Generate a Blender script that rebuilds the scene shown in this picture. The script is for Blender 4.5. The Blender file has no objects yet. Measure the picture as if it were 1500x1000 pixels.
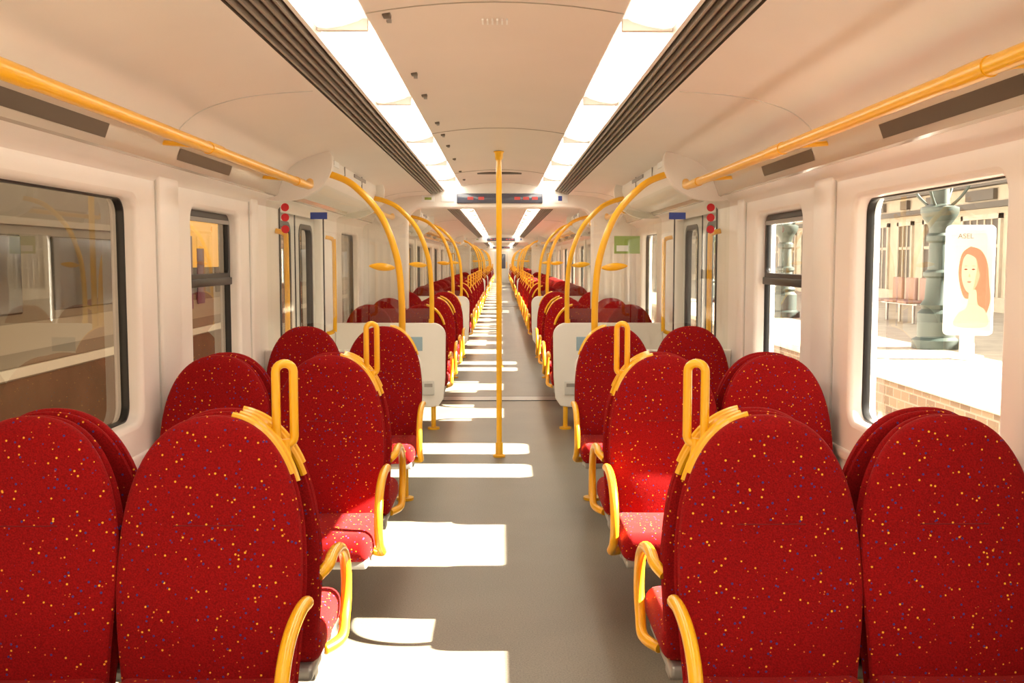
import bpy, bmesh, math, random
from mathutils import Vector, Matrix
random.seed(3)
S = bpy.context.scene
COL = S.collection

# ------------------------------------------------------------ materials
def mat(name, col, rough=0.5, metal=0.0, emis=None, estr=0.0, spec=0.5, noise=0.0, nscale=8.0, coat=0.0):
    m = bpy.data.materials.new(name); m.use_nodes = True
    nt = m.node_tree; b = nt.nodes['Principled BSDF']
    b.inputs['Base Color'].default_value = (*col, 1)
    b.inputs['Roughness'].default_value = rough
    b.inputs['Metallic'].default_value = metal
    b.inputs['Specular IOR Level'].default_value = spec
    b.inputs['Coat Weight'].default_value = coat
    if emis:
        b.inputs['Emission Color'].default_value = (*emis, 1)
        b.inputs['Emission Strength'].default_value = estr
    if noise > 0:
        tc = nt.nodes.new('ShaderNodeTexCoord'); n = nt.nodes.new('ShaderNodeTexNoise')
        n.inputs['Scale'].default_value = nscale; n.inputs['Detail'].default_value = 4
        r = nt.nodes.new('ShaderNodeValToRGB')
        r.color_ramp.elements[0].position = 0.3; r.color_ramp.elements[1].position = 0.7
        r.color_ramp.elements[0].color = (*[c*(1-noise) for c in col], 1)
        r.color_ramp.elements[1].color = (*[min(1, c*(1+noise)) for c in col], 1)
        nt.links.new(tc.outputs['Object'], n.inputs['Vector'])
        nt.links.new(n.outputs['Fac'], r.inputs['Fac'])
        nt.links.new(r.outputs['Color'], b.inputs['Base Color'])
    return m

def fabric():
    m = bpy.data.materials.new('seat_moquette'); m.use_nodes = True
    nt = m.node_tree; N = nt.nodes; L = nt.links; b = N['Principled BSDF']
    tc = N.new('ShaderNodeTexCoord')
    cur = N.new('ShaderNodeTexNoise'); cur.inputs['Scale'].default_value = 260; cur.inputs['Detail'].default_value = 2
    L.new(tc.outputs['Object'], cur.inputs['Vector'])
    base = N.new('ShaderNodeValToRGB')
    base.color_ramp.elements[0].position = .3; base.color_ramp.elements[0].color = (.19, .0018, .0025, 1)
    base.color_ramp.elements[1].position = .7; base.color_ramp.elements[1].color = (.33, .004, .005, 1)
    L.new(cur.outputs['Fac'], base.inputs['Fac'])
    last = base.outputs['Color']
    for (sc, th, c, off) in ((46, .122, (.90, .38, .03), 0.0), (50, .15, (.07, .035, .16), 3.3), (44, .085, (.70, .14, .03), 7.7)):
        mp = N.new('ShaderNodeMapping'); mp.inputs['Location'].default_value = (off, off*1.3, off*.7)
        L.new(tc.outputs['Object'], mp.inputs['Vector'])
        v = N.new('ShaderNodeTexVoronoi'); v.inputs['Scale'].default_value = sc
        L.new(mp.outputs['Vector'], v.inputs['Vector'])
        lt = N.new('ShaderNodeMath'); lt.operation = 'LESS_THAN'; lt.inputs[1].default_value = th
        L.new(v.outputs['Distance'], lt.inputs[0])
        mx = N.new('ShaderNodeMix'); mx.data_type = 'RGBA'
        L.new(lt.outputs[0], mx.inputs[0]); L.new(last, mx.inputs[6]); mx.inputs[7].default_value = (*c, 1)
        last = mx.outputs[2]
    L.new(last, b.inputs['Base Color'])
    b.inputs['Roughness'].default_value = .9
    b.inputs['Specular IOR Level'].default_value = .15
    b.inputs['Sheen Weight'].default_value = .10
    b.inputs['Sheen Tint'].default_value = (1, .3, .25, 1)
    bp = N.new('ShaderNodeBump'); bp.inputs['Strength'].default_value = .25; bp.inputs['Distance'].default_value = .002
    L.new(cur.outputs['Fac'], bp.inputs['Height']); L.new(bp.outputs['Normal'], b.inputs['Normal'])
    return m

def floor_mat():
    m = bpy.data.materials.new('floor_vinyl'); m.use_nodes = True
    nt = m.node_tree; N = nt.nodes; L = nt.links; b = N['Principled BSDF']
    tc = N.new('ShaderNodeTexCoord')
    n = N.new('ShaderNodeTexNoise'); n.inputs['Scale'].default_value = 160; n.inputs['Detail'].default_value = 3
    n2 = N.new('ShaderNodeTexNoise'); n2.inputs['Scale'].default_value = 2.2; n2.inputs['Detail'].default_value = 5
    L.new(tc.outputs['Object'], n.inputs['Vector']); L.new(tc.outputs['Object'], n2.inputs['Vector'])
    r = N.new('ShaderNodeValToRGB'); r.color_ramp.elements[0].position = .35; r.color_ramp.elements[1].position = .65
    r.color_ramp.elements[0].color = (.160, .138, .102, 1); r.color_ramp.elements[1].color = (.25, .22, .168, 1)
    L.new(n.outputs['Fac'], r.inputs['Fac'])
    mx = N.new('ShaderNodeMix'); mx.data_type = 'RGBA'; mx.blend_type = 'MULTIPLY'; mx.inputs[0].default_value = .35
    L.new(r.outputs['Color'], mx.inputs[6]); L.new(n2.outputs['Fac'], mx.inputs[7])
    L.new(mx.outputs[2], b.inputs['Base Color']); b.inputs['Roughness'].default_value = .42
    return m

def glass(name, tint=(.93, .95, .93), boost=1.0):
    m = bpy.data.materials.new(name); m.use_nodes = True
    nt = m.node_tree; N = nt.nodes; L = nt.links
    N.remove(N['Principled BSDF'])
    t = N.new('ShaderNodeBsdfTransparent'); t.inputs['Color'].default_value = (*tint, 1)
    g = N.new('ShaderNodeBsdfGlossy'); g.inputs['Roughness'].default_value = .015
    lw = N.new('ShaderNodeLayerWeight'); lw.inputs['Blend'].default_value = .5
    pw = N.new('ShaderNodeMath'); pw.operation = 'POWER'; pw.inputs[1].default_value = 5
    mu = N.new('ShaderNodeMath'); mu.operation = 'MULTIPLY_ADD'; mu.inputs[1].default_value = .9*boost; mu.inputs[2].default_value = .06*boost; mu.use_clamp = True
    mx = N.new('ShaderNodeMixShader')
    L.new(lw.outputs['Facing'], pw.inputs[0]); L.new(pw.outputs[0], mu.inputs[0])
    L.new(mu.outputs[0], mx.inputs[0]); L.new(t.outputs[0], mx.inputs[1]); L.new(g.outputs[0], mx.inputs[2])
    L.new(mx.outputs[0], N['Material Output'].inputs['Surface'])
    return m

def lamp_mat():
    # fluorescent tubes behind a diffuser: dimmer where two tubes meet
    m = mat('lamp_diffuser', (.95, .92, .85), .4, emis=(1, .92, .77), estr=5)
    nt = m.node_tree; N = nt.nodes; L = nt.links; b = N['Principled BSDF']
    tc = N.new('ShaderNodeTexCoord'); sx = N.new('ShaderNodeSeparateXYZ'); L.new(tc.outputs['Object'], sx.inputs[0])
    a = N.new('ShaderNodeMath'); a.operation = 'SUBTRACT'; a.inputs[1].default_value = 3.30-1.55*20; L.new(sx.outputs['Y'], a.inputs[0])
    p = N.new('ShaderNodeMath'); p.operation = 'PINGPONG'; p.inputs[1].default_value = .775; L.new(a.outputs[0], p.inputs[0])
    r = N.new('ShaderNodeMapRange'); r.interpolation_type = 'SMOOTHSTEP'
    r.inputs['From Min'].default_value = 0; r.inputs['From Max'].default_value = .22; r.inputs['To Min'].default_value = .5; r.inputs['To Max'].default_value = 7
    L.new(p.outputs[0], r.inputs['Value']); L.new(r.outputs['Result'], b.inputs['Emission Strength'])
    return m

RED = fabric()
SEAM = mat('seat_seam', (.14, .002, .004), .9)
YEL = mat('yellow_paint', (.93, .47, .012), .28, coat=.3)
WHITE = mat('white_panel', (.87, .82, .76), .35, noise=.02, nscale=3)
WALLM = mat('wall_panel', (.87, .815, .76), .28, noise=.02, nscale=3)
CEILM = mat('ceiling_panel', (.76, .68, .61), .45, noise=.02, nscale=2)
COVEM = mat('cove_panel', (.84, .775, .71), .40, noise=.02, nscale=2)
FASC = mat('cantrail_fascia', (.60, .54, .46), .12, spec=.8)
GRAY = mat('grey_metal', (.35, .33, .31), .4, .5)
LGRAY = mat('light_grey_plastic', (.66, .64, .60), .45)
DARK = mat('dark_grille', (.11, .085, .06), .5)
GRIL = mat('grille_slat', (.36, .31, .25), .4, .3)
BLACK = mat('black_rubber', (.012, .011, .010), .35)
SLOT = mat('slot_dark', (.09, .065, .04), .3)
LAMP = lamp_mat()
FLOOR = floor_mat()
GLASS = glass('window_glass', (.84, .82, .77), 1.3)
PGLASS = glass('partition_glass', (.93, .94, .90), 1.5)
BLUE = mat('label_blue', (.03, .06, .30), .4)
BLUEG = mat('blue_grey_plastic', (.30, .42, .50), .35)
REDL = mat('label_red', (.65, .02, .03), .4)
GREENP = mat('poster_green', (.30, .42, .08), .4)
WLAB = mat('label_white', (.9, .9, .88), .4)
DISP = mat('display_glass', (.09, .10, .14), .12, spec=.7)
DISPR = mat('display_red', (.35, .05, .05), .3, emis=(1, .12, .08), estr=.2)

# ------------------------------------------------------------ mesh builder
class MB:
    def __init__(s): s.v = []; s.f = []; s.m = []; s.mats = []
    def mi(s, m):
        if m not in s.mats: s.mats.append(m)
        return s.mats.index(m)
    def add(s, vs, fs, m):
        o = len(s.v); s.v += [tuple(v) for v in vs]; k = s.mi(m)
        for f in fs: s.f.append([i+o for i in f]); s.m.append(k)
    def box(s, x0, x1, y0, y1, z0, z1, m, bev=0.0, seg=3):
        x0, x1 = min(x0, x1), max(x0, x1)
        y0, y1 = min(y0, y1), max(y0, y1)
        bm = bmesh.new(); bmesh.ops.create_cube(bm, size=1)
        for v in bm.verts:
            v.co = Vector(((x0+x1)/2+v.co.x*(x1-x0), (y0+y1)/2+v.co.y*(y1-y0), (z0+z1)/2+v.co.z*(z1-z0)))
        if bev > 0: bmesh.ops.bevel(bm, geom=bm.edges[:], offset=bev, segments=seg, affect='EDGES', profile=.5)
        bm.verts.index_update()
        s.add([v.co.copy() for v in bm.verts], [[v.index for v in f.verts] for f in bm.faces], m); bm.free()
    def tube(s, pts, r, m, closed=False, n=10):
        P = [Vector(p) for p in pts]; k = len(P); rings = []
        up = None
        for i in range(k):
            if closed: t = (P[(i+1) % k]-P[(i-1) % k])
            else: t = P[min(i+1, k-1)]-P[max(i-1, 0)]
            t.normalize()
            if up is None:
                a = Vector((0, 0, 1)) if abs(t.z) < .9 else Vector((0, 1, 0))
                up = (a-t*a.dot(t)).normalized()
            else: up = (up-t*up.dot(t)).normalized()
            b = t.cross(up)
            rings.append([P[i]+(up*math.cos(2*math.pi*j/n)+b*math.sin(2*math.pi*j/n))*r for j in range(n)])
        s.loft(rings, m, closed)
    def loft(s, rings, m, closed=False, caps=True):
        n = len(rings[0]); k = len(rings); vs = [v for r in rings for v in r]; fs = []
        for i in range(k if closed else k-1):
            for j in range(n):
                a = i*n+j; b = i*n+(j+1) % n; c = ((i+1) % k)*n+(j+1) % n; d = ((i+1) % k)*n+j
                fs.append([a, b, c, d])
        if not closed and caps:
            fs.append(list(range(n))[::-1]); fs.append([(k-1)*n+j for j in range(n)])
        s.add(vs, fs, m)
    def prism(s, prof, y0, y1, m):
        s.loft([[(x, y0, z) for x, z in prof], [(x, y1, z) for x, z in prof]], m)
    def strip(s, prof, y0, y1, m):
        n = len(prof); vs = [(x, y0, z) for x, z in prof]+[(x, y1, z) for x, z in prof]
        s.add(vs, [[i, i+1, n+i+1, n+i] for i in range(n-1)], m)
    def cyl(s, c, r, z0, z1, m, n=20):
        s.loft([[(c[0]+r*math.cos(2*math.pi*j/n), c[1]+r*math.sin(2*math.pi*j/n), z) for j in range(n)] for z in (z0, z1)], m)
    def lathe(s, c, prof, m, n=20):
        s.loft([[(c[0]+r*math.cos(2*math.pi*j/n), c[1]+r*math.sin(2*math.pi*j/n), c[2]+z) for j in range(n)] for r, z in prof], m)
    def addmesh(s, me, m):
        s.add([v.co.copy() for v in me.vertices], [list(p.vertices) for p in me.polygons], m)
    def mesh(s, name, ang=38):
        me = bpy.data.meshes.new(name); me.from_pydata(s.v, [], s.f)
        for m in s.mats: me.materials.append(m)
        me.polygons.foreach_set('material_index', s.m); me.update()
        bm = bmesh.new(); bm.from_mesh(me); bmesh.ops.recalc_face_normals(bm, faces=bm.faces[:]); bm.to_mesh(me); bm.free()
        me.shade_smooth(); me.set_sharp_from_angle(angle=math.radians(ang))
        return me
    def obj(s, name, loc=(0, 0, 0), ang=38):
        return place(s.mesh(name, ang), name, loc)

def place(me, name, loc=(0, 0, 0), rz=0):
    o = bpy.data.objects.new(name, me); o.location = loc; o.rotation_euler = (0, 0, rz); COL.objects.link(o); return o

def rrect(u0, u1, v0, v1, r, n=7):
    out = []
    for cu, cv, a in ((u1-r, v1-r, 0), (u0+r, v1-r, 90), (u0+r, v0+r, 180), (u1-r, v0+r, 270)):
        for i in range(n+1):
            t = math.radians(a+90*i/n); out.append((cu+r*math.cos(t), cv+r*math.sin(t)))
    return out

def sheet(mb, pts, fn, m):
    mb.add([fn(u, v, 0) for u, v in pts], [list(range(len(pts)))], m)

def plate(mb, splines, half, bev, fn, m):
    cu = bpy.data.curves.new('tmp', 'CURVE'); cu.dimensions = '2D'; cu.fill_mode = 'BOTH'
    cu.extrude = max(half-bev, 0); cu.bevel_depth = bev; cu.bevel_resolution = 2
    for sp in splines:
        q = cu.splines.new('POLY'); q.points.add(len(sp)-1)
        for i, p in enumerate(sp): q.points[i].co = (p[0], p[1], 0, 1)
        q.use_cyclic_u = True
    o = bpy.data.objects.new('tmp', cu); COL.objects.link(o)
    dg = bpy.context.evaluated_depsgraph_get(); dg.update()
    me = bpy.data.meshes.new_from_object(o.evaluated_get(dg))
    for v in me.vertices: v.co = Vector(fn(*v.co))
    mb.addmesh(me, m)
    bpy.data.objects.remove(o); bpy.data.curves.remove(cu); bpy.data.meshes.remove(me)

def smooth(c, n=6):
    P = [Vector(p) for p in c]; out = []
    for i in range(len(P)-1):
        p0 = P[max(i-1, 0)]; p1 = P[i]; p2 = P[i+1]; p3 = P[min(i+2, len(P)-1)]
        for k in range(n):
            t = k/n
            out.append(.5*((2*p1)+(p2-p0)*t+(2*p0-5*p1+4*p2-p3)*t*t+(3*p1-p0-3*p2+p3)*t**3))
    out.append(P[-1]); return out

# ------------------------------------------------------------ seats
HW = .230
def wid(dz):
    if dz < .42:
        u = 1-dz/.42; return HW*max(0, (1-u**2.6))**(1/2.3)
    return HW-.022*(dz-.42)/.28

def back(mb, cx, yc, th, grow, zt, length, m, bulge=0.0):
    rings = []; n = 28; K = 30
    for k in range(K+1):
        t = k/K; dz = .0004+length*(t**1.8)
        w = wid(dz)+grow*min(1, dz/.02)
        tt = th*min(1, (dz/.035))**.5 if dz < .035 else th
        if k == 0: w = .012; tt = th*.15
        y = yc-.15*dz-bulge*math.exp(-((dz-.50)/.14)**2)
        ring = []
        for j in range(n):
            a = 2*math.pi*j/n; c, s_ = math.cos(a), math.sin(a)
            ex = 2/2.6
            ring.append((cx+w*math.copysign(abs(c)**ex, c), y+tt*math.copysign(abs(s_)**ex, s_), zt-dz))
        rings.append(ring)
    mb.loft(rings, m)

def seat_mesh(sgn, loop):
    mb = MB()
    for cx in (-.2275, .2275):
        back(mb, cx, -.062, .032, 0, 1.07, .66, RED, .018)
        back(mb, cx, -.024, .021, .001, 1.066, .68, RED)
        mb.box(cx-.220, cx+.220, -.53, -.13, .335, .445, RED, .042, 4)
        pts = [(cx+(-.085+.17*i/6), -.062-.15*.26-.0325, 1.07-.262) for i in range(7)]
        mb.tube(pts, .0014, SEAM, n=5)
    mb.box(-.43, .44, -.50, -.10, .305, .345, GRAY, .012)
    for yo, d0, d1 in ((-.010, .006, .175), (-.048, .004, .15)):
        pts = []
        for i in range(15):
            dz = d0+(d1-d0)*(i/14)**1.7
            pts.append((-.2275-wid(dz)+.003, yo-.15*dz, 1.07-dz+.002))
        mb.tube(pts, .0095, YEL, n=8)
    ax = -.470
    ctl = [(-.448, -.115, .600), (ax, -.15, .620), (ax, -.22, .628), (ax, -.31, .621), (ax, -.385, .597), (ax, -.44, .552), (ax, -.466, .49), (ax, -.462, .43), (ax, -.43, .38), (ax, -.36, .335), (-.43, -.30, .322)]
    mb.tube(smooth(ctl), .0165, YEL, n=12)
    # central pedestal under the pair of cushions
    mb.box(-.42, .44, -.26, -.19, .27, .31, GRAY, .006)
    mb.tube([(.12, -.225, .29), (.12, -.225, .02)], .026, YEL, n=14)
    mb.cyl((.12, -.225), .055, 0, .018, YEL)
    if loop:
        pts = []; cx, hw, z0, z1 = -.393, .021, .985, 1.195
        for i in range(11): a = math.pi*i/10; pts.append((cx+hw*math.cos(a), -.002-.008*math.cos(a), z1-hw+hw*math.sin(a)))
        for i in range(11): a = math.pi+math.pi*i/10; pts.append((cx+hw*math.cos(a), -.002-.008*math.cos(a), z0+hw+hw*math.sin(a)))
        mb.tube(pts, .0115, YEL, closed=True, n=12)
        mb.tube([(cx, -.004, 1.0), (cx-.004, -.004, .94)], .012, YEL)
    if sgn < 0:
        mb.v = [(-x, y, z) for x, y, z in mb.v]
    return mb.mesh('double_train_seat')

SEATS = {(s, l): seat_mesh(s, l) for s in (1, -1) for l in (True, False)}
UX = .9075
def seat(side, y, facing, loop=False, dx=0):
    if facing < 0: place(SEATS[(side, loop)], 'double_train_seat', (side*(UX+dx), y, 0))
    else: place(SEATS[(-side, loop)], 'double_train_seat', (side*(UX+dx), y, 0), math.pi)

# ------------------------------------------------------------ draught screens
def screen_mesh(s):
    mb = MB()
    fn = lambda u, v, w: (s*u, w, v)
    out = [(1.395, .20), (1.395, .91)]+[(.47+.10-.10*math.sin(math.radians(a)), .91-.10+.10*math.cos(math.radians(a))) for a in range(0, 91, 10)]+[(.475, .45), (.49, .27), (.53, .21), (.60, .20)]
    plate(mb, [out], .028, .008, fn, WHITE)
    sheet(mb, [(.60, .905), (1.385, .905), (1.385, 1.83), (1.02, 1.90), (.80, 1.80), (.67, 1.62), (.62, 1.45), (.60, 1.2)], fn, PGLASS)
    c = [(.585, .80), (.58, 1.0), (.583, 1.25), (.61, 1.48), (.70, 1.72), (.85, 1.89), (.97, 1.955), (1.10, 1.985)]
    mb.tube(smooth([(s*x, 0, z) for x, z in c]), .0205, YEL, n=14)
    mb.tube([(s*.585, 0, .95), (s*.585, 0, .70)], .024, YEL, n=14)
    mb.tube([(s*.57, 0, .21), (s*.57, 0, .02)], .021, YEL, n=14)
    mb.cyl((s*.57, 0), .052, 0, .016, YEL)
    mb.tube([(s*1.25, 0, .21), (s*1.25, 0, .01)], .02, GRAY, n=12)
    rings = []
    for i in range(13):
        t = i/12; r = .026*math.sin(math.pi*min(1, t*.93+.05))**.7
        rings.append([(s*(.62+.155*t), .5*r*math.cos(2*math.pi*j/12), 1.41+.012*t+r*.9*math.sin(2*math.pi*j/12)) for j in range(12)])
    mb.loft(rings, YEL)
    for q in (-1, 1):
        mb.box(s*.56, s*.66, q*.028, q*.05, .30, .42, LGRAY, .006)
        mb.box(s*.575, s*.645, q*.05, q*.053, .37, .40, GRAY)
        mb.box(s*.66, s*.86, q*.027, q*.034, .68, .80, BLUEG, .003)
    return mb.mesh('draught_screen')
SCR = {s: screen_mesh(s) for s in (1, -1)}

# ------------------------------------------------------------ layout
PER = 21.4; NM = 3; END = PER*NM
BIG = [(.25, 2.0), (2.80, 4.07), (9.15, 10.25)]
SMALL = [(4.72, 5.62)]
DOOR = (6.60, 8.20)
def mir(a): return (PER-a[1], PER-a[0])
wins = []; doors = []
for k in range(NM):
    o = k*PER
    for lst, kind in ((BIG, 'b'), (SMALL, 's')):
        for a in lst:
            for q in (a, mir(a)): wins.append((q[0]+o, q[1]+o, kind))
    for q in (DOOR, mir(DOOR)): doors.append((q[0]+o, q[1]+o))
wins.append((-1.35, -.35, 'b'))
ZB, ZT = .80, 1.72
WX = 1.462

for s in (1, -1):
    nm = 'right' if s > 0 else 'left'
    fn = lambda u, v, w, s=s: (s*(WX+w), u, v)
    mb = MB()
    sp = [[(-1.6, 0.0), (END, 0.0), (END, 1.86), (-1.6, 1.86)]]
    for a, b, k in wins: sp.append(rrect(a, b, ZB, ZT, .085))
    for a, b in doors: sp.append(rrect(a, b, .03, 1.83, .06))
    plate(mb, sp, .058, .022, fn, WALLM)
    mb.box(s*1.375, s*1.42, -1.6, END, .0, .10, LGRAY, .008)
    for k in range(NM):
        for y0, y1 in ((4.26, 4.52), (2.28, 2.52), (5.82, 5.98)):
            for q in ((y0, y1), mir((y0, y1))):
                mb.box(s*1.388, s*1.42, q[0]+k*PER, q[1]+k*PER, .62, 1.82, WALLM, .014, 4)
                for e in (q[0]-.012, q[1]+.004):
                    mb.box(s*1.398, s*1.41, e+k*PER, e+.008+k*PER, .62, 1.82, LGRAY)
    mb.obj('wall_'+nm)
    mb = MB()
    prev = -1.6
    for a, b in sorted(doors)+[(END, END)]:
        mb.box(s*1.392, s*1.42, prev, a-.35, .655, .70, WALLM, .010); prev = b+.35
    mb.obj('trim_sill')
    for a, b, k in wins:
        m2 = MB(); wf = lambda u, v, w: (s*(WX+.012+w), u, v)
        plate(m2, [rrect(a-.012, b+.012, ZB-.012, ZT+.012, .09), rrect(a+.024, b-.024, ZB+.024, ZT-.024, .065)], .016, .004, wf, BLACK)
        if k == 's':
            m2.box(s*(WX-.014), s*(WX+.025), a+.01, b-.01, 1.325, 1.365, BLACK, .005)
            plate(m2, [rrect(a+.02, b-.02, 1.36, ZT-.02, .05), rrect(a+.05, b-.05, 1.385, ZT-.05, .035)], .010, .003, lambda u, v, w: (s*(WX+.005+w), u, v), BLACK)
            m2.box(s*(WX-.02), s*WX, a+.08, b-.08, ZT-.075, ZT-.055, GRAY)
        sheet(m2, rrect(a+.01, b-.01, ZB+.01, ZT-.01, .08), lambda u, v, w: (s*(WX+.018), u, v), GLASS)
        m2.obj('window')
    for a, b in doors:
        c = (a+b)/2; m2 = MB()
        for q0, q1 in ((a, c-.006), (c+.006, b)):
            w0, w1 = q0+.14, q1-.16
            if q0 > c-.1: w0, w1 = q0+.16, q1-.14
            df = lambda u, v, w: (s*(WX+.025+w), u, v)
            plate(m2, [rrect(q0-.01, q1, .02, 1.85, .02), rrect(w0, w1, .72, 1.70, .08)], .02, .004, df, LGRAY)
            plate(m2, [rrect(w0-.02, w1+.02, .70, 1.72, .09), rrect(w0+.012, w1-.012, .732, 1.688, .07)], .024, .003, df, BLACK)
            sheet(m2, rrect(w0, w1, .72, 1.70, .08), df, GLASS)
        m2.box(s*(WX), s*(WX+.04), c-.012, c+.012, .03, 1.84, BLACK)
        for e in (a-.012, b+.002): m2.box(s*1.395, s*(WX), e, e+.02, .02, 1.84, BLACK)
        m2.obj('door')
        # header housing above the door, with rounded end fairing
        h = MB()
        y0 = a-.43; y1 = b+.59 if b % PER < 9 else b+.43
        pr = [(1.05, 2.12), (1.045, 2.03), (1.07, 1.96), (1.13, 1.90), (1.22, 1.865), (1.39, 1.86), (1.44, 1.86), (1.44, 2.16), (1.06, 2.16)]
        h.prism([(s*x, z) for x, z in pr], y0, y1, WHITE)
        fair = [Vector(v) for v in ((1.04, 0, 2.13), (.99, 0, 2.09), (.98, 0, 2.02), (1.00, 0, 1.95), (1.06, 0, 1.875), (1.17, 0, 1.82), (1.30, 0, 1.805), (1.40, 0, 1.82))]
        fp = [(p.x, p.z) for p in smooth(fair, 4)]+[(1.43, 1.83), (1.43, 2.14)]
        for e0, e1 in ((y0-.06, y0+.005), (y1-.005, y1+.06)):
            h.prism([(s*x, z) for x, z in fp], e0, e1, WHITE)
            cxm, czm = 1.25, 2.0
            inner = [(cxm+(x-cxm)*.93, czm+(z-czm)*.90) for x, z in fp]
        h.box(s*1.040, s*1.047, y0+.25, y0+.6, 2.05, 2.09, WLAB)
        h.box(s*1.038, s*1.046, y0+.30, y0+.38, 2.055, 2.085, SLOT)
        h.box(s*1.038, s*1.046, y0+1.3, y0+1.9, 2.05, 2.075, GRAY)
        for yy in (y0+.85, y0+1.7): h.box(s*1.040, s*1.048, yy, yy+.008, 1.99, 2.13, GRAY)
        h.obj('door_header')
        for yy in (a-.12, b+.12):
            g = MB()
            g.tube(smooth([(s*1.40, yy, .86), (s*1.345, yy, .88), (s*1.335, yy, .95), (s*1.335, yy, 1.55), (s*1.345, yy, 1.62), (s*1.40, yy, 1.64)]), .0165, YEL)
            g.obj('door_grab_bar')

mb = MB(); mb.box(-1.51, 1.51, -1.6, END, -.06, 0, FLOOR)
mb.obj('floor')
mb = MB()
for k in range(NM):
    y = 10.7+k*PER
    mb.box(-.95, .95, y-.17, y-.145, 0, .006, BLACK); mb.box(-.95, .95, y-.145, y+.145, 0, .005, GRAY); mb.box(-.95, .95, y+.145, y+.17, 0, .006, BLACK)
mb.obj('trim_gangway_plate')

# ceiling
mb = MB()
cen = [(x/100, 2.245-.035*(x/39.5)**2) for x in (-39.5, -32, -24, -16, -8, 0, 8, 16, 24, 32, 39.5)]
mb.strip(cen, -1.6, END, CEILM)
for s in (1, -1):
    f = lambda L: [(s*x, z) for x, z in L]
    mb.strip(f([(.395, 2.21), (.40, 2.222), (.405, 2.222)]), -1.6, END, WHITE)
    mb.strip(f([(.56, 2.195), (.562, 2.165), (.575, 2.163)]), -1.6, END, WHITE)
    mb.strip(f([(.575, 2.163), (.58, 2.185), (.695, 2.155), (.70, 2.122)]), -1.6, END, DARK)
    cv = [Vector((x, 0, z)) for x, z in ((.70, 2.122), (.83, 2.115), (.97, 2.10), (1.08, 2.075), (1.17, 2.04), (1.235, 1.99), (1.27, 1.94))]
    cs = [(p.x, p.z) for p in smooth(cv, 4)]
    mb.strip(f(cs), -1.6, END, COVEM)
    mb.strip(f([(1.27, 1.94), (1.272, 1.93), (1.305, 1.838), (1.32, 1.832)]), -1.6, END, FASC)
    mb.strip(f([(1.32, 1.832), (1.36, 1.82), (1.39, 1.80), (1.41, 1.77), (1.43, 1.77)]), -1.6, END, WALLM)
    for i in range(5):
        x = .592+i*.0235; z = 2.160-i*.0075
        mb.box(s*(x-.004), s*(x+.004), -1.6, END, z-.006, z+.012, GRIL)
    for k in range(NM):
        for y0, y1 in ((.9, 1.7), (2.5, 3.45), (4.2, 5.0)):
            for q in ((y0, y1), mir((y0, y1))):
                a, b = q[0]+k*PER, q[1]+k*PER
                vs = [(s*1.277, a, 1.908), (s*1.277, b, 1.908), (s*1.294, b, 1.862), (s*1.294, a, 1.862)]
                mb.add(vs, [[0, 1, 2, 3]], SLOT)
    for y in [2.0, 4.1, 10.0, 11.4]+[17.3+PER*k for k in range(NM)]:
        mb.tube([(s*x, y, z-.001) for x, z in cs[1:]], .0032, LGRAY, n=5)
for y in (3.24, 4.25, 4.8, 5.75, 6.3, 6.9, 7.8, 8.9, 9.8):
    mb.box(-.350, -.325, y, y+.045, 2.211, 2.225, DARK, .003)
    mb.box(-.345, -.330, y+.08, y+.10, 2.211, 2.225, GRAY)
for y in (3.2, 6.2, 9.05, 12.05, 15.05):
    mb.tube([(x, y, z-.001) for x, z in cen], .0025, GRIL, n=5)
for i in range(6): mb.box(-.045+.016*i, -.039+.016*i, 3.42, 3.48, 2.238, 2.246, WLAB)
mb.box(-.2, .2, 9.3, 9.42, 2.232, 2.243, DARK)
mb.obj('ceiling')

mb = MB()
ro = [(-1.53, 1.80), (-1.51, 2.05), (-1.3, 2.32), (-.9, 2.44), (0, 2.48), (.9, 2.44), (1.3, 2.32), (1.51, 2.05), (1.53, 1.80)]
mb.strip(ro, -1.65, END+.05, LGRAY); mb.obj('roof')

# lights
for s in (1, -1):
    mb = MB()
    ys = []
    y = 3.30-1.55*3
    while y < END-.2:
        ys.append(y); y += 1.55
    for y in ys:
        if y < -1.6: continue
        pr = [(.405, 2.222), (.43, 2.205), (.48, 2.190), (.53, 2.182), (.558, 2.186)]
        mb.strip([(s*x, z) for x, z in pr], y+.012, y+1.538, LAMP)
        mb.box(s*.40, s*.56, y-.012, y+.012, 2.177, 2.215, WHITE, .003)
    mb.obj('ceiling_light_strip')

# handrails
for s in (1, -1):
    segs = [(-1.5, 6.05)]
    for k in range(NM):
        segs.append((15.35+k*PER, (21.4+6.05 if k < NM-1 else 21.2)+k*PER))
        segs.append((8.95+k*PER, 10.55+k*PER)); segs.append((10.85+k*PER, 12.45+k*PER))
    for a, b in segs:
        mb = MB(); x, z = 1.085, 1.88
        pts = [(s*x, a, z), (s*x, b-.14, z), (s*x, b-.08, z+.008), (s*(x+.01), b-.03, z+.03)]
        mb.tube(pts, .0215, YEL, n=14)
        y = a+.55
        while y < b-.2:
            mb.tube([(s*x, y, z), (s*1.18, y, z+.02), (s*1.30, y, z+.03)], .010, YEL, n=8)
            mb.tube([(s*x, y-.09, z), (s*x, y+.09, z)], .0245, YEL, n=14); y += 1.65
        mb.obj('overhead_handrail')

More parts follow.
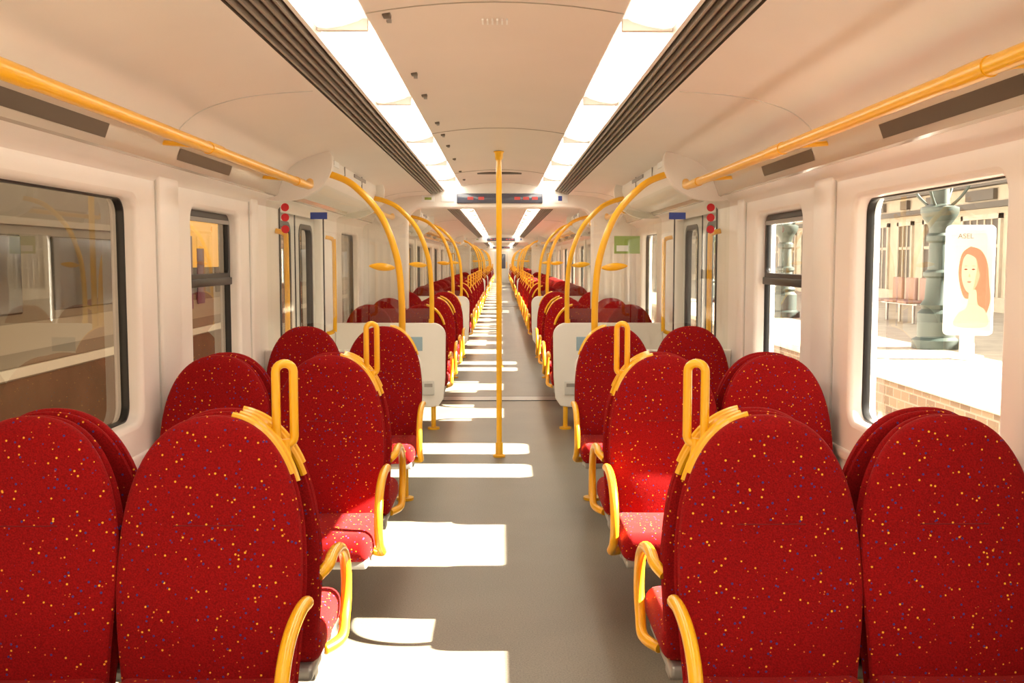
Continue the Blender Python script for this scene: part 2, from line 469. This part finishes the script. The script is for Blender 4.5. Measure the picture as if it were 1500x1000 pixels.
# portals
for k in range(NM):
    for yc in (10.7+k*PER,):
        mb = MB(); fn = lambda u, v, w: (u, yc+w, v)
        o = [(-1.42, 0), (-1.42, 2.30), (1.42, 2.30), (1.42, 0), (.98, 0)]
        r = .16; x1, z1 = .97, 2.005
        o += [(x1-r+r*math.cos(math.radians(a)), z1-r+r*math.sin(math.radians(a))) for a in range(0, 91, 10)]
        o += [(-x1+r+r*math.cos(math.radians(a)), z1-r+r*math.sin(math.radians(a))) for a in range(90, 181, 10)]
        o += [(-.98, 0)]
        plate(mb, [o], .10, .02, fn, WHITE)
        mb.box(-.44, .44, yc-.125, yc-.09, 2.035, 2.135, DISP, .01)
        for i, x in enumerate((-.33, -.22, .15, .24, .33)):
            mb.box(x, x+.06, yc-.128, yc-.124, 2.07, 2.10, DISPR)
        for x in (-.80, -.60): mb.box(x, x+.13, yc-.106, yc-.10, 2.05, 2.115, WLAB, .002)
        mb.box(-.77, -.70, yc-.108, yc-.105, 2.07, 2.095, GREENP)
        mb.box(.56, .70, yc-.106, yc-.10, 2.04, 2.125, WLAB, .002)
        mb.box(.60, .64, yc-.108, yc-.105, 2.06, 2.11, BLUE)
        mb.obj('trim_gangway_portal')

# seats + screens
for k in range(NM):
    o = k*PER
    for s in (1, -1):
        pairs = [2.62, 4.25]
        if k > 0: pairs = [1.0]+pairs
        mp = [2.62, 4.25]+([1.0] if k < NM-1 else [])
        for y in [p+o for p in pairs]+[o+PER-p for p in mp]:
            dx = .022 if (k == 0 and y < 3 and s < 0) else .006
            seat(s, y-.006, -1, True, dx); seat(s, y+.006, 1, False, dx)
        seat(s, 6.08+o, -1); seat(s, 8.86+o, 1); seat(s, 10.52+o, -1)
        seat(s, PER-6.08+o, 1); seat(s, PER-8.86+o, -1); seat(s, PER-10.52+o, 1)
        for y in (6.16, 8.78, PER-8.78, PER-6.16):
            place(SCR[s], 'draught_screen', (0, y+o, 0))

for s in (1, -1):
    mb = MB()
    y = 6.152
    for z in (1.66, 1.73, 1.79):
        mb.loft([[(s*(1.27)+.024*math.cos(2*math.pi*j/16), yy, z-.02+.024*math.sin(2*math.pi*j/16)) for j in range(16)] for yy in (y, y+.002)], REDL)
    mb.box(s*1.02, s*1.12, 6.151, 6.154, 1.70, 1.74, BLUE)
    mb.obj('warning_sticker')
mb = MB(); mb.box(.98, 1.20, 8.770, 8.775, 1.51, 1.66, GREENP); mb.box(1.0, 1.1, 8.767, 8.770, 1.53, 1.58, WLAB); mb.obj('notice_poster')

for k in range(NM):
    for y in (7.52+k*PER, PER-7.52+k*PER):
        mb = MB(); mb.tube([(0, 0, .0), (0, 0, 2.243)], .0205, YEL, n=18)
        mb.lathe((0, 0, 0), [(.045, 0), (.045, .012), (.028, .02), (.027, .10), (.022, .11)], YEL)
        mb.lathe((0, 0, 0), [(.022, 2.18), (.028, 2.19), (.03, 2.225), (.04, 2.241)], YEL)
        mb.obj('grab_pole', (0, y, 0))

for yy, nm in ((-1.65, 'back'), (END, 'front')):
    mb = MB(); mb.box(-1.5, 1.5, yy, yy+.06, 0, 2.4, WHITE)
    mb.obj('wall_'+nm)
mb = MB()
mb.box(-.42, .42, END-.04, END-.003, .0, 2.0, LGRAY, .01); mb.box(-.25, .25, END-.05, END-.035, .9, 1.8, DISP, .02)
mb.box(.3, .34, END-.08, END-.04, .9, 1.3, YEL, .01); mb.obj('door_end')

# ------------------------------------------------------------ outside
GRAVEL = mat('ballast', (.30, .24, .18), .95, noise=.45, nscale=6)
def brickm():
    m = bpy.data.materials.new('platform_brick'); m.use_nodes = True
    nt = m.node_tree; b = nt.nodes['Principled BSDF']
    tc = nt.nodes.new('ShaderNodeTexCoord')
    br = nt.nodes.new('ShaderNodeTexBrick'); br.inputs['Scale'].default_value = 2.2
    br.inputs['Color1'].default_value = (.12, .075, .045, 1); br.inputs['Color2'].default_value = (.22, .15, .09, 1); br.inputs['Mortar'].default_value = (.24, .19, .14, 1)
    sx = nt.nodes.new('ShaderNodeSeparateXYZ'); cx = nt.nodes.new('ShaderNodeCombineXYZ')
    nt.links.new(tc.outputs['Object'], sx.inputs[0]); nt.links.new(sx.outputs['Y'], cx.inputs['X']); nt.links.new(sx.outputs['Z'], cx.inputs['Y'])
    nt.links.new(cx.outputs[0], br.inputs['Vector']); nt.links.new(br.outputs['Color'], b.inputs['Base Color'])
    b.inputs['Roughness'].default_value = .9
    return m
BRICK = brickm()
PAVE = mat('paving', (.36, .30, .23), .8, noise=.2, nscale=3)
STONE = mat('stone_coping', (.46, .39, .30), .8, noise=.15, nscale=3)
FAC = mat('station_render', (.46, .38, .28), .85, noise=.10, nscale=2)
FACD = mat('station_dark', (.06, .043, .028), .6)
IRON = mat('green_iron', (.028, .042, .033), .5, .1)
SKIN = mat('poster_skin', (.72, .38, .26), .5)
SKIN2 = mat('poster_shade', (.58, .26, .16), .5)
HAIR = mat('poster_hair', (.36, .13, .07), .5)
PAPER = mat('poster_paper', (.66, .52, .40), .5)
PINK = mat('bench_pink', (.24, .13, .10), .6)
CANM = mat('shade_canopy_steel', (.25, .22, .18), .6)  # for the added canopy that shades the left train

mb = MB(); mb.box(-40, 45, -20, 110, -1.3, -1.1, GRAVEL); mb.obj('ground')
mb = MB()
for xc in (-5.2, 3.1):
    for d in (-.75, .75): mb.box(xc+d-.03, xc+d+.03, -10, 90, -1.1, -.94, GRAY)
mb.obj('railway_track')
mb = MB()
mb.box(4.5, 16, -15, 100, -1.1, .10, BRICK); mb.box(4.35, 4.95, -15, 100, .10, .2, STONE, .02); mb.box(4.95, 16, -15, 100, .10, .19, PAVE)
mb.obj('station_platform')
mb = MB(); FX = 12.0
mb.box(FX, FX+.4, -15, 100, .195, 3.45, FAC)
mb.box(FX-.12, FX, -15, 100, .195, .55, STONE)
mb.box(FX-.16, FX, -15, 100, 2.72, 2.86, FACD); mb.box(FX-.25, FX, -15, 100, 3.25, 3.45, FACD)
y = 6.0; i = 0
while y < 80:
    wv = (1.5, .9, 1.9)[i % 3]
    z0 = (.2, .9, .2)[i % 3]
    mb.box(FX-.03, FX+.02, y, y+wv, z0, 2.45, FACD)
    n = int(wv/.45)
    for j in range(1, n+1): mb.box(FX-.05, FX-.02, y+j*wv/(n+1)-.03, y+j*wv/(n+1)+.03, z0, 2.45, STONE)
    mb.box(FX-.05, FX-.02, y, y+wv, 1.75, 1.83, STONE)
    mb.box(FX-.07, FX, y-.12, y, z0, 2.57, STONE); mb.box(FX-.07, FX, y+wv, y+wv+.12, z0, 2.57, STONE); mb.box(FX-.07, FX, y-.12, y+wv+.12, 2.45, 2.57, STONE)
    mb.box(FX-.12, FX-.02, y+.2, y+wv-.2, 2.92, 3.18, FACD)
    y += wv+.95; i += 1
mb.obj('station_building')
for yy in (14.6, 22.5, 31, 40):
    mb = MB()
    mb.lathe((6.25, yy, .195), [(.33, 0), (.33, .12), (.26, .16), (.26, .5), (.20, .56), (.23, .62), (.17, .70), (.155, 1.0), (.20, 1.03), (.20, 1.08), (.14, 1.12), (.125, 1.5), (.17, 1.53), (.17, 1.6), (.13, 1.64), (.15, 1.75), (.22, 1.85), (.26, 1.92), (.26, 2.0), (.13, 2.05), (.11, 2.9), (.2, 2.95), (.2, 3.0)], IRON, 24)
    for i in range(4):
        a = math.pi/4+i*math.pi/2
        c = [(6.25+r*math.cos(a), yy+r*math.sin(a), z) for r, z in ((.14, 2.2), (.3, 2.35), (.42, 2.55), (.4, 2.75), (.28, 2.78), (.27, 2.66))]
        mb.tube(smooth(c), .022, IRON)
    mb.obj('iron_lamp_post')
mb = MB()
mb.lathe((0, 0, 0), [(.20, 0), (.20, .04), (.09, .06), (.09, .4)], LGRAY)
W = .295
mb.box(-W, W, -.08, .08, .30, 1.70, LGRAY, .06, 4)
mb.box(-W+.04, W-.04, -.088, -.075, .36, 1.64, PAPER, .004)
def blob(pts, yy, m, sx=.9):
    P = smooth([Vector((x*sx, yy, z)) for x, z in pts+[pts[0]]], 5)[:-1]
    mb.add([tuple(p) for p in P], [list(range(len(P)))], m)
blob([(-.02, 1.43), (.12, 1.38), (.21, 1.22), (.24, .98), (.26, .72), (.16, .50), (.06, .56), (.02, .75), (-.08, .78), (-.14, .92), (-.17, 1.12), (-.13, 1.34)], -.090, HAIR)
blob([(-.02, .86), (.07, .88), (.10, .70), (.20, .62), (.22, .42), (-.20, .42), (-.16, .58), (-.05, .66)], -.0905, SKIN)
blob([(-.03, 1.37), (.06, 1.33), (.11, 1.20), (.11, 1.06), (.07, .93), (0, .85), (-.06, .87), (-.11, .97), (-.13, 1.10), (-.11, 1.27)], -.092, SKIN)
blob([(.05, 1.31), (.11, 1.18), (.11, 1.04), (.07, .94), (.03, .88), (.05, 1.0), (.07, 1.15)], -.0925, SKIN2)
blob([(-.12, 1.32), (.02, 1.40), (.14, 1.24), (.17, 1.0), (.10, 1.12), (.06, 1.27), (-.04, 1.33)], -.0926, HAIR)
for x in (-.075, .025):
    blob([(x-.026, 1.140), (x, 1.151), (x+.026, 1.140), (x, 1.132)], -.093, SEAM)
    blob([(x-.032, 1.178), (x, 1.190), (x+.032, 1.180), (x, 1.183)], -.093, HAIR)
blob([(-.06, .985), (-.03, .994), (.005, .985), (-.027, .968)], -.093, mat('poster_lips', (.55, .12, .09), .5)); blob([(-.04, 1.05), (-.025, 1.09), (-.01, 1.05), (-.025, 1.042)], -.093, SKIN2)
bb = mb.mesh('advertising_billboard')
ob = place(bb, 'advertising_billboard', (5.97, 13.0, .195), math.radians(-10))
tx = bpy.data.curves.new('poster_text', 'FONT'); tx.body = 'ASEL'; tx.size = .09; tx.align_x = 'CENTER'; tx.extrude = .001
to = bpy.data.objects.new('poster_text', tx); COL.objects.link(to); to.parent = ob; to.location = (-.08, -.091, 1.53); to.rotation_euler = (math.radians(90), 0, 0)
tx.materials.append(mat('poster_ink', (.15, .12, .12), .5))
mb = MB()
for yy in (-.6, .1, .8):
    mb.box(-.25, .25, yy, yy+.5, .40, .45, PINK, .02); mb.box(.2, .27, yy, yy+.5, .42, .90, PINK, .02)
    mb.tube([(0, yy+.25, .41), (0, yy+.25, 0)], .03, GRAY)
mb.box(-.04, .04, -.6, 1.3, .36, .40, GRAY)
mb.obj('platform_bench', (8.2, 20.6, .192))

# added out-of-view canopy, invented to keep sun off the neighbouring train
mb = MB()
mb.box(-10, 2.6, -12, 95, 4.50, 4.62, CANM)
y = -10
while y < 95:
    mb.box(-10, 2.6, y, y+.16, 4.2, 4.5, CANM); mb.lathe((-8.6, y+.08, -1.1), [(.2, 0), (.2, .3), (.12, .35), (.10, 5.0), (.2, 5.4)], IRON, 16); y += 7
mb.obj('added_shade_canopy')

# neighbouring train (left)
TB = mat('train_body_taupe', (.30, .235, .155), .55, noise=.08, nscale=1, spec=.2)
TB2 = mat('train_body_beige', (.50, .41, .29), .5, spec=.2)
TLOW = mat('train_skirt_brown', (.19, .115, .06), .6, noise=.2, nscale=2, spec=.1)
TW = mat('train_body_white', (.85, .76, .60), .4)
TD = mat('train_window_dark', (.11, .085, .05), .25, spec=.4)
TO = mat('advert_yellow_added_glow', (.90, .42, .03), .35, emis=(1, .48, .02), estr=.55)  # yellow panel; emission added to brighten it in the shade, no real lamp
TP = mat('advert_purple', (.16, .03, .10), .4)
mb = MB(); X = -3.9
prof = [(X-2.6, -.7), (X, -.7), (X+.05, .1), (X+.05, .9), (X+.02, 1.9), (X-.12, 2.5), (X-.5, 2.85), (X-1.4, 3.0), (X-2.6, 3.0)]
mb.prism(prof, -10, 70, TB)
mb.box(X, X+.06, -10, 70, .72, .95, TB2); mb.box(X+.04, X+.075, -10, 70, .52, .60, TW)
mb.box(X, X+.055, -10, 70, -.6, .50, TLOW)
mb.box(X+.02, X+.06, -10, 70, 1.74, 1.80, TB2)
y = -8.6
while y < 66:
    mb.box(X+.02, X+.062, y, y+1.9, 1.02, 1.66, TD, .02); y += 2.5
mb.box(X+.03, X+.075, 10.9, 14.0, 1.36, 2.05, TO, .01)
mb.box(X+.07, X+.08, 12.3, 12.8, .85, 1.75, TP, .003); mb.box(X+.07, X+.08, 13.0, 13.3, .9, 1.6, TP, .003)
mb.obj('neighbouring_train')

# ------------------------------------------------------------ light
e = math.radians(30.7)
d = Vector((-math.cos(e), .02, -math.sin(e)))
sl = bpy.data.lights.new('sun', 'SUN'); sl.energy = 78; sl.angle = math.radians(.5); sl.color = (1, .95, .85)
so = bpy.data.objects.new('sun', sl); so.rotation_euler = d.to_track_quat('-Z', 'Y').to_euler(); so.location = (20, 0, 15); COL.objects.link(so)
w = bpy.data.worlds.new('sky'); S.world = w; w.use_nodes = True
bg = w.node_tree.nodes['Background']; bg.inputs['Color'].default_value = (1, .97, .92, 1); bg.inputs['Strength'].default_value = 2.2

# ------------------------------------------------------------ camera
cam = bpy.data.cameras.new('camera'); cam.lens = 36; cam.sensor_width = 36; cam.clip_start = .05; cam.clip_end = 300
co = bpy.data.objects.new('camera', cam); COL.objects.link(co); co.location = (.02, 0, 1.46)
pitch = math.atan(120/1500); yaw = math.atan(15/1500)
co.rotation_euler = (math.radians(90)-pitch, 0, -yaw)
S.camera = co
S.view_settings.view_transform = 'Standard'
S.view_settings.look = 'None'
S.view_settings.exposure = 0.35
